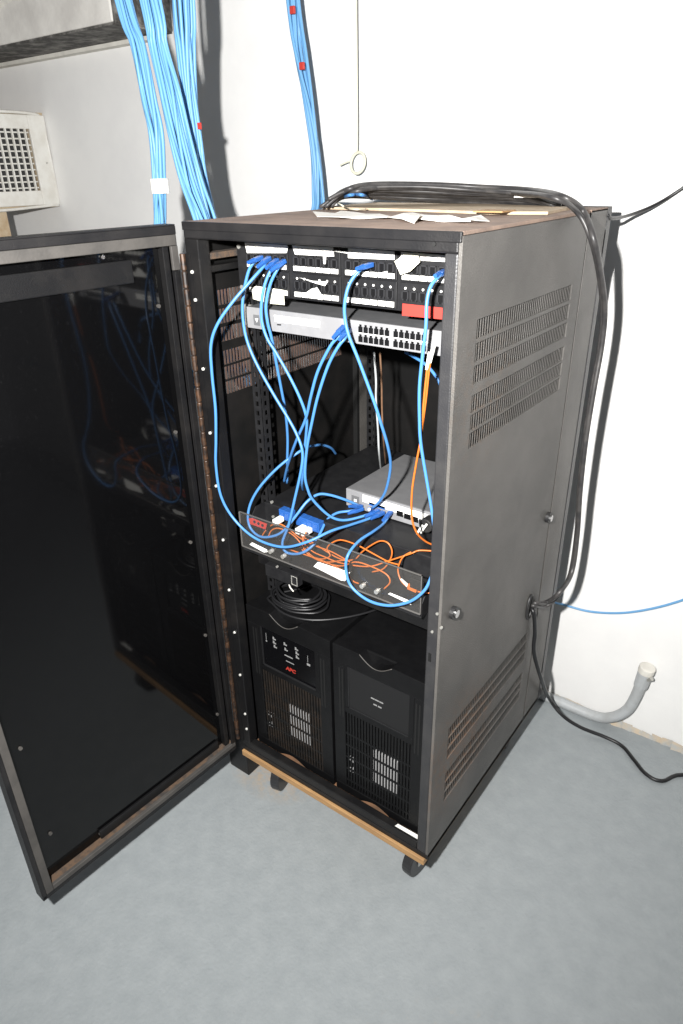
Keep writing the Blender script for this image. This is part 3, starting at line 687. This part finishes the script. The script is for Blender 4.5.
cord([(336, 454, .30), (331, 448, .26), (322, 445, .22), (313, 446, .18), (303, 449.5, .14), (282, 464, .10), (263, 483, .07), (252, 500, .055), (248, 515, .046), (250, 527, .042), (258, 535.5, .040), (268.6, 537, .040), (282, 532, .045), (295, 517, .06), (306.7, 502, .085), (318, 494.5, .11), (330, 495, .13), (346, 500, .155), (360, 506, TY-.012)],
     'blue patch cord making a closed loop behind the left end of the clear cover', plug0=False, plug1=True)
cord([(405, 352, .22), (412.5, 356, .22), (425, 364, .21), (435, 375, .20), (441, 387, .2), (446, 410, .2)], 'short visible length of blue cord passing below the rack switch', plug0=False)
cord([(249, 717, .09), (257, 714.5, .10), (264, 713, .12), (272, 716, .14)], 'blue cord end tucked beside the left power supply', plug0=False, r=.004)

# ------------------------------------------------------------------ orange fibre leads
def fib(path, label, y=0.06, boot=None, end=None, r=0.0017):
    pts = [PY(p[0], p[1], p[2] if len(p) > 2 else y) for p in path]
    pts = [Vector((p.x, p.y, max(p.z, 0.8262))) if p.y < FB-.002 else Vector((p.x, p.y, max(p.z, FT+.002))) for p in pts]
    T = thing('fibre_lead', (pts[0].x, pts[0].y, min(p.z for p in pts)), label, 'cable')
    MB().tube(pts, r, n=7, seg=6).build('jacket', 'orange_fiber', T)
    if boot:
        a, b = (pts[0], pts[1]) if boot == 'start' else (pts[-1], pts[-2])
        d = (b-a).normalized(); MB().cyl(a, a+d*0.03, 0.0036, 10, 0.0024).build('boot', 'white_plastic', T)
    return T
fib([(430, 352, .05), (428, 362, .048), (427, 371, .048), (424, 400, .05), (421.5, 434, .055), (420, 444, .058), (416, 465, .06), (412, 492, .06), (412, 518, .062), (417, 533, .07), (425, 541, .09), (433, 545, .108)], 'orange fibre lead hanging from the rack switch past the silver switch', boot='start', r=.0021)
fib([(434, 345, .05), (431.5, 356, .047), (429, 372, .049), (426, 400, .052), (422, 430, .056)], 'short orange fibre lead with white boot under the rack switch', boot='start')
fib([(434, 551, .11), (419, 550.5, .10), (411, 553.5, .09), (388, 561, .08), (368, 566.5, .07), (341, 563, .065), (325, 557, .06), (312, 551, .06), (303, 541, .06), (304, 530, .065)], 'orange fibre lead running the whole length of the tray')
fib([(300, 547), (306, 553), (320, 559), (330, 556), (327, 549), (331, 543.5), (341, 540), (357, 545), (372, 553), (388, 561.5), (400, 565)], 'orange fibre lead arching in a low loop mid tray', y=.07)
fib([(296, 532), (302, 536), (318, 546), (334, 556), (345, 560), (355, 559), (362, 552), (370, 546), (380, 541), (388, 543), (392, 551), (390, 560), (383, 569), (372, 572)], 'orange fibre lead in a tall round loop right of centre', y=.085)
fib([(306, 532), (303, 543), (306, 552), (318, 560), (340, 566), (355, 562), (370, 566), (386, 574), (390, 582), (384, 589)], 'orange fibre lead bending back at the latch knobs', y=.05)
fib([(288, 549), (300, 553), (315, 558), (330, 564), (345, 572), (353, 581), (360, 586)], 'orange fibre lead behind the white cover label', y=.045, boot=None)
fib([(262, 536), (266, 530), (272, 525), (280, 524), (290, 530), (300, 538), (316, 546), (332, 552), (350, 562)], 'orange fibre lead starting by the red label', y=.075)
fib([(268, 537), (272, 530), (280, 528.5), (293, 535), (303, 546), (312, 556), (326, 562), (345, 560)], 'orange fibre lead under the blue loop at the hinge side', y=.06)
fib([(411, 552, .09), (404, 556, .085), (400, 562, .07), (398, 571, .05), (402, 582, .042), (411, 589, .04), (420, 592, .04), (430, 593, .04)], 'orange fibre lead with white boot curling at the far cover end', y=.045)
b = thing('fibre_connector', PY(405, 583, .035), 'white and orange fibre connector hanging behind the cover corner', 'connector')
p0, p1, p2 = PY(401, 579, .034), PY(408, 586, .034), PY(417, 590, .034)
MB().cyl(p0, p1, 0.0022, 10, 0.0036).build('boot', 'white_plastic', b)
MB().obox((p1+p2)/2, (p2-p1)*.5, Vector((0, .004, 0)), Vector((0, 0, .0055))).build('body', 'orange_fiber', b, .001)
pb = thing('power_plug', PY(428, 528, TY-.02), 'black round plug with two white cords at the silver switch', 'plug')
q = PY(428, 524, TY-.02)
MB().cyl(q+Vector((0, -.012, 0)), q+Vector((0, .015, 0)), 0.016, 14).build('body', 'rubber', pb, .002)
for k in (0, 1):
    MB().tube([PY(427-4*k, 524+k, TY-.035), PY(424-4*k, 528+k, TY-.04), PY(421-4*k, 533+k, TY-.04)], 0.0026, n=7).build('cord', 'white_plastic', pb)
wc = MB().tube([PY(374, 352, .30), PY(376, 380, .3), PY(376, 400, .31), PY(378, 430, .32), PY(379, 452, .33), PZ(381, 470, FT+.003)], 0.0025, n=7).build('grey_cable', 'conduit_grey')
tag(wc, 'thin grey cable hanging behind the rack switch', 'cable')
wc = MB().tube([PY(380, 352, .30), PY(381.5, 380, .3), PY(382, 410, .31), PY(383.5, 440, .32), PZ(386, 466, FT+.003)], 0.0022, n=7).build('brown_cable', 'cardboard')
tag(wc, 'thin brown cable hanging beside the grey one', 'cable')

# ------------------------------------------------------------------ on top of the rack
pl = [Vector((max(.012, p.x), min(.655, p.y), p.z)) for p in (PZ(*u, H+.004) for u in ((322, 207.5), (340, 201.5), (400, 202), (470, 204), (530, 206), (572, 207.5), (548, 212.5), (490, 212.5), (420, 210)))]
tag(MB().prism([(p.x, p.y) for p in pl], 0.005, lambda u, v, w: Vector((u, v, H+.0005+w))).build('cardboard_strip', 'card_pale'), 'pale flat cardboard strip lying on the rack top', 'cardboard')
def scrap(name, outline, h, label, m='torn_paper', lift=0.0035):
    pts = [PZ(*p, H+.008) for p in outline]; pts = [Vector((p.x, min(max(p.y, .03), .6), 0)) for p in pts]
    c = sum(pts, Vector())/len(pts); n = len(pts)
    pts = [Vector((p.x, c.y+(p.y-c.y)*.72, 0)) for p in pts]
    z0 = H+.0015; vs = []
    for k, p in enumerate(pts): vs.append(Vector((p.x, p.y, z0+0.004*(k % 2))))
    for k, p in enumerate(pts): q = c+(p-c)*.6; vs.append(Vector((q.x, q.y, z0+lift*random.uniform(.5, 1.3))))
    vs.append(Vector((c.x, c.y, z0+lift*.8)))
    vs += [v-Vector((0, 0, .0012)) for v in vs]
    N = 2*n+1; fs = []
    for k in range(n):
        j = (k+1) % n
        fs += [(k, j, n+j), (k, n+j, n+k), (n+k, n+j, 2*n)]
        fs += [(N+k, N+n+j, N+j), (N+k, N+n+k, N+n+j), (N+n+k, N+2*n, N+n+j), (k, N+k, N+j, j)]
    mb = MB(); mb.add(vs, fs); tag(mb.build(name, m), label, 'paper')
scrap('torn_paper', [(313, 213), (318, 209.5), (335, 210.5), (350, 208.5), (366, 209.5), (382, 212), (395, 214), (380, 216), (352, 215), (330, 216.2)], .01, 'torn white paper strip curling near the front of the rack top')
scrap('torn_paper', [(392, 213), (412, 211), (430, 211.5), (458, 213), (466, 215), (464, 220), (440, 217.5), (412, 217), (404, 220), (396, 217.5)], .01, 'large torn white paper beside the cardboard strip', lift=.007)
scrap('torn_paper', [(466, 214), (487, 212.5), (488, 217), (470, 219.5)], .01, 'small white paper flake at the cardboard end')
tag(MB().tube([PZ(338, 203, H+.02), PZ(343, 206, H+.016), PZ(346, 208.5, H+.006), PZ(356, 209.5, H+.006), PZ(366, 209, H+.005)], 0.0015, n=6).build('string_scrap', 'string'), 'thin curled string on the papers on top', 'string')
yb = PZ(487, 212.5, H+.003)
tag(MB().box(yb.x-.005, yb.y-.05, H+.006, yb.x+.055, yb.y+.01, H+.0085).build('wood_chip', 'wood'), 'flat yellowish wood chip next to the white papers', 'wood')
# pile of black cables along the rear of the top
random.seed(5)
for k in range(13):
    off = random.uniform(-.02, .02); y = 0.56+0.085*(k/12)
    base = [(325+random.uniform(-6, 6), 199), (345, 191+k*.5), (375, 186.5+k*.9), (420, 187.5+k*1.1), (470, 190+k*1.0), (520, 193+k*.9), (560+random.uniform(-8, 8), 197+k*.5)]
    pts = []
    for i, (u, v) in enumerate(base):
        yy = y-0.19*max(0, (470-u)/145)**1.3; q = PY(u, v+random.uniform(-.8, .8), yy); q.z = max(q.z, H+.008); q.x = min(max(q.x, .01), .585)
        pts.append(q)
    if k > 0:
        pts[0].z = H+.007; pts[-1].z = H+.007
    tag(MB().tube(pts, random.choice((.0045, .005, .0055)), n=8).build('power_cable', 'cord_dusty_sheen'), 'black cable lying in the heap at the rear of the rack top', 'cable', 'black cables heaped on the rack top')
tag(MB().tube([PZ(340, 199.5, H+.008), PY(347, 196, .40), PY(356, 194.5, .40), PY(364, 195.5, .40), PZ(372, 199, H+.008)], 0.0035, n=8).build('blue_cable', 'blue_jacket'), 'short blue cable among the black heap on top', 'cable')
tag(MB().obox(PY(535, 199, .56)+Vector((0, 0, .004)), Vector((.045, 0, 0)), Vector((0, .006, 0)), Vector((0, 0, .0015))).build('paper_strip', 'torn_paper'), 'narrow white strip lying over the black cables', 'paper')
# cords that hang down the side
xh = W+0.055
hang = [PZ(331, 199.5, H+.009), PY(344, 191, .41), PY(370, 184.5, .46), PY(430, 184.5, .56), PY(480, 187, .62), PY(530, 190, .60), PX(562, 196.5, .585), PX(583, 211, W+.012)]
cordA = hang+[PX(p[0], p[1], xh) for p in ((594, 240), (601, 275), (605, 310), (602, 345), (594, 390), (586, 440), (580.5, 490), (577.5, 535), (572, 572), (560, 592))]+[PX(547, 602, W+.022), PX(537, 603, W+.012), PX(531, 603, W-.004)]
tag(MB().tube(cordA, 0.0058, n=10).build('power_cord', 'cord_dusty_sheen'), 'thick black power cord drooping from the top into the side grommet', 'cable')
hang2 = [PZ(336, 200, H+.009), PY(350, 193, .41), PY(380, 188, .46), PY(440, 189, .56), PY(500, 192, .61), PX(550, 197, .58), PX(577, 212, W+.010)]
cordB = hang2+[PX(p[0], p[1], xh-.016) for p in ((591, 240), (599, 276), (602.5, 312), (599.5, 348), (591.5, 392), (584, 442), (579, 490), (576, 535), (569.5, 575), (558, 596))]+[PX(545, 606.5, W+.016), PX(535, 606, W+.010), PX(530, 605, W-.004)]
tag(MB().tube(cordB, 0.005, n=10).build('power_cord', 'cord_dusty_sheen'), 'thinner black power cord hanging alongside the rack panel', 'cable')
fl_ = [PX(530, 606, W-.004), PX(534, 614, W+.012), PX(535, 632, W+.012), PX(534, 652, W+.016), PX(541, 678, W+.03)]
fl_ += [PZ(*p, h) for p, h in (((549, 698), .12), ((562, 715), .06), ((580, 727), .03), ((605, 737), .012), ((622, 746), .0065), ((634, 760), .0065), ((646, 774), .0065), ((662, 781), .0065), ((690, 776), .0065))]+[Vector((1.25, .80, .0065)), Vector((1.7, .78, .0065)), Vector((2.4, .72, .0065)), Vector((3.2, .78, .0065))]
tag(MB().tube(fl_, 0.0056, n=10).build('power_cord', 'cord_black'), 'black power cord leaving the grommet and snaking over the floor', 'cable')
tag(MB().tube([PX(606, 214, .60)+Vector((0, .012, -.003)), PX(613, 218.5, .603), PY(630, 215, .80), PY(655, 205, .86), PY(683, 188, YW-.006), PY(760, 135, YW-.006), Vector((1.9, YW-.006, 2.1)), Vector((3.2, YW-.006, 2.3))], 0.004, n=8).build('wall_cable', 'cord_black'), 'thin black cable rising from rack corner along the wall', 'cable')
tag(MB().tube([Vector((.50, .80, .50)), PY(552, 600, .84), PY(565, 605, .87), PY(590, 611.5, YW-.008), PY(620, 613, YW-.008), PY(650, 609, YW-.008), PY(683, 600, YW-.008), PY(740, 580, YW-.008), Vector((1.8, YW-.008, .62)), Vector((3.2, YW-.008, .6))], 0.0036, n=8).build('wall_cable', 'blue_bundle'), 'single blue cable running low along the white wall', 'cable')

# ------------------------------------------------------------------ bundles of blue cable from above
def bundle(center, width, y, n, label, spread=None, r=0.0043, twist=0.6, tail=True, seed=1):
    random.seed(seed)
    cen = [PY(p[0], p[1], y if len(p) < 3 else p[2]) for p in center]
    d = cen[0]-cen[1]; cen[0] = cen[0]+d*max(0, (2.74-cen[0].z)/d.z)*0.6; cen[0].z = 2.74; cen.insert(1, cen[0].lerp(cen[1], .5)); width = [width[0]]+list(width)
    if tail:
        c = cen[-1]; k = 1 if c.y < .6 else 0
        if k: cen = cen+[c+Vector((.0, .03, -.28)), c+Vector((.04, .20, -.52))]
        cen = cen+[Vector(t)-Vector((0, 0, .35*k)) for t in tail]
    T = thing('cable_bundle', (cen[-1].x, cen[-1].y, min(c.z for c in cen)), label, 'cable bundle', None)
    for k in range(n+4):
        ph = random.uniform(0, 6.28); rad = math.sqrt(random.random()); tw = random.uniform(-twist, twist)
        pts = []
        for i, c in enumerate(cen):
            wv = width[min(i, len(width)-1)]/2
            a = ph+tw*i
            pts.append(c+Vector((math.cos(a)*rad*wv, math.sin(a)*rad*wv*.6, 0))+Vector((random.uniform(-1, 1)*.0012, 0, 0)))
        MB().tube(pts, r*random.uniform(.9, 1.1), n=8).build('cable', 'blue_bundle', T)
    return T, cen
yb1 = 0.50
B1, c1 = bundle([(106, -60), (123.5, 0), (138.5, 45), (149.5, 101), (156.5, 135), (159.5, 180), (160.5, 218), (161, 260)], [.042, .042, .036, .036, .036, .036, .036], .26, 10,
       'blue cable bundle taped with white, falling behind the open door', tail=[(-.33, .55, 1.05), (-.12, .74, .8), (.1, .79, .62)], seed=2)
q = PY(160, 186, .26)
MB().cyl(q+Vector((0, 0, -.016)), q+Vector((0, 0, .016)), .0225, 14).build('tape_wrap', 'label_white', B1)
B2, c2 = bundle([(132, -60), (150, 0), (157.5, 45), (168.5, 90), (178.5, 135), (190, 180), (203, 217), (212, 250)], [.062, .062, .05, .06, .066, .07, .07], .28, 15,
       'widest blue cable bundle slanting down to the rack side', tail=[(-.22, .62, 1.1), (-.08, .76, .85), (.12, .79, .66)], seed=4, twist=.45)
B3, c3 = bundle([(180, -60), (183, 0), (186, 45), (189.5, 90), (196, 135), (203, 180), (212, 217), (216, 250)], [.06, .06, .052, .048, .044, .04, .036], .36, 11,
       'blue cable bundle hanging just past the concrete ledge end', tail=[(-.2, .7, 1.1), (-.06, .78, .85), (.14, .8, .7)], seed=6)
q = PY(199.5, 126, .335)
MB().obox(q, Vector((.004, 0, 0)), Vector((0, .003, 0)), Vector((0, 0, .007))).build('red_tag', 'label_red', B3)
B4, c4 = bundle([(284, -60), (291.5, 0), (297.5, 53), (307.5, 105), (315.5, 158), (319, 203), (321, 235)], [.045, .045, .055, .05, .04, .046], .78, 10,
       'blue cable bundle with red marks dropping behind the rack top', tail=[(-.02, .79, 1.2), (.05, .79, .8)], seed=8)
for p in ((292.5, 10), (302, 66)):
    q = PY(*p, .755); MB().obox(q, Vector((.008, 0, 0)), Vector((0, .004, 0)), Vector((0, 0, .009))).build('red_mark', 'label_red', B4, .002)

# ------------------------------------------------------------------ pull ring, duct register, conduit
pr = thing('pull_ring', PY(357, 176, .86), 'pale pull ring hanging on a thin string against the wall', 'pull cord')
c = PY(357.8, 163, .86)
MB().tube([c+Vector((.0245*math.cos(t), .006*math.sin(t), .0275*math.sin(t))) for t in [i*math.pi/8 for i in range(16)]], 0.0042, closed=True, seg=2).build('ring', 'string', pr)
MB().tube([c+Vector((-.001, 0, .027)), PY(357.5, 120, .86), PY(357, 60, .86), PY(356.5, 0, .86), PY(356, -80, .86), Vector((PY(356, -80, .86).x, .86, 2.74))], 0.002, n=6).build('cord', 'string', pr)
MB().tube([c+Vector((-.026, 0, .006)), PY(344, 163.5, .86), PY(340, 165.5, .86)], 0.0025, n=6).build('tail', 'string', pr)

VX = -1.77
vent = thing('air_register', (VX, 0.6, 1.49), 'white louvred air register taped on a duct box by the wall', 'air vent')
vy1 = YW-0.004; vy0 = 0.42; vz0, vz1 = 1.505, 1.832
MB().box(VX-0.5, vy0-.01, vz0-.012, VX-.034, vy1, vz1+.012).build('duct_box', 'duct_board', vent, .004)
oy0, oy1, oz0, oz1 = vy0+.06, vy1-.075, vz0+.055, vz1-.05
fr = MB()
fr.box(VX-.012, vy0, vz0, VX, oy0, vz1); fr.box(VX-.012, oy1, vz0, VX, vy1, vz1); fr.box(VX-.012, oy0, vz0, VX, oy1, oz0); fr.box(VX-.012, oy0, oz1, VX, oy1, vz1)
fr.build('frame', 'vent_white', vent, .003)
random.seed(9)
tp = []
loop = [(vy0-.006, vz0-.006), (vy0+.2, vz0-.012), (vy0+.34, vz0-.007), (vy1-.03, vz0-.002), (vy1-.002, vz0+.006), (vy1-.002, vz0+.12), (vy1-.006, vz1-.09), (vy1-.012, vz1-.015), (vy1-.04, vz1+.004), (vy0+.3, vz1+.008), (vy0+.1, vz1+.006), (vy0-.004, vz1+.004)]
MB().tube([Vector((VX-.006+random.uniform(-.003, .003), a, b)) for a, b in loop], .006, closed=True, seg=3, n=8).build('tape_edge', 'vent_white', vent)
MB().box(VX-.034, vy0, vz0-.01, VX-.0125, oy0-.004, vz1+.01).box(VX-.034, oy1+.004, vz0-.01, VX-.0125, vy1, vz1+.01).box(VX-.034, oy0, vz0-.01, VX-.0125, oy1, oz0-.004).box(VX-.034, oy0, oz1+.004, VX-.0125, oy1, vz1+.01).build('duct_collar', 'duct_board', vent)
MB().box(VX-.0335, oy0, oz0, VX-.0295, oy1, oz1).build('opening', 'vent_dark', vent)
v0 = None; nv = 12; pv = (oy1-oy0)/nv
for i in range(nv):
    if v0 is None: v0 = MB().box(VX-.012, oy0+.006, oz0, VX-.003, oy0+.012, oz1).build('louvre', 'vent_white', vent)
    else: inst(v0, 'louvre', vent, (0, pv*i, 0))
v0 = None; nh = 10; ph_ = (oz1-oz0)/nh
for i in range(nh):
    if v0 is None: v0 = MB().box(VX-.026, oy0, oz0+.008, VX-.014, oy1, oz0+.013).build('rear_louvre', 'vent_white', vent)
    else: inst(v0, 'rear_louvre', vent, (0, 0, ph_*i))
sc_ = PX(47, 163, VX); MB().cyl((VX-.001, sc_.y, sc_.z), (VX+.002, sc_.y, sc_.z), .004, 8).build('screw', 'zinc', vent)
a = PX(9.5, 225, VX-.02)
tag(MB().box(VX-.11, a.y-.10, 0, VX-.02, a.y, vz0-.013).build('wooden_post', 'duct_board', None, .003), 'tan wooden post propping up the air register box', 'post')

cy = YW-.03
cond = thing('wall_conduit', (0.75, cy, 0), 'capped grey conduit stub bending up out of the floor edge', 'conduit')
c0 = PY(646, 672, cy); ce = PY(640, 690, cy)
path = [(-0.3, YW-.026, .010), (0.3, YW-.026, .012), (.60, YW-.026, .014), tuple(PY(595, 716, cy+.004)), tuple(PY(613, 717, cy)), tuple(PY(627, 710, cy)), tuple(PY(635, 698, cy)), tuple(PY(641, 684, cy))]
MB().tube(path, .0165, n=14, seg=7).build('pipe', 'conduit_grey', cond)
MB().cyl(PY(640.5, 686, cy), PY(645.5, 672, cy), .0205, 16, .0215).build('coupling', 'conduit_grey', cond, .002)
MB().cyl(PY(645.5, 672.5, cy), PY(648, 667, cy), .0235, 16).build('cap', 'plaster_pale', cond, .003)
MB().cyl(PY(648, 680, cy-.015), PY(652, 679, cy-.02), .006, 8).build('set_screw', 'zinc', cond)
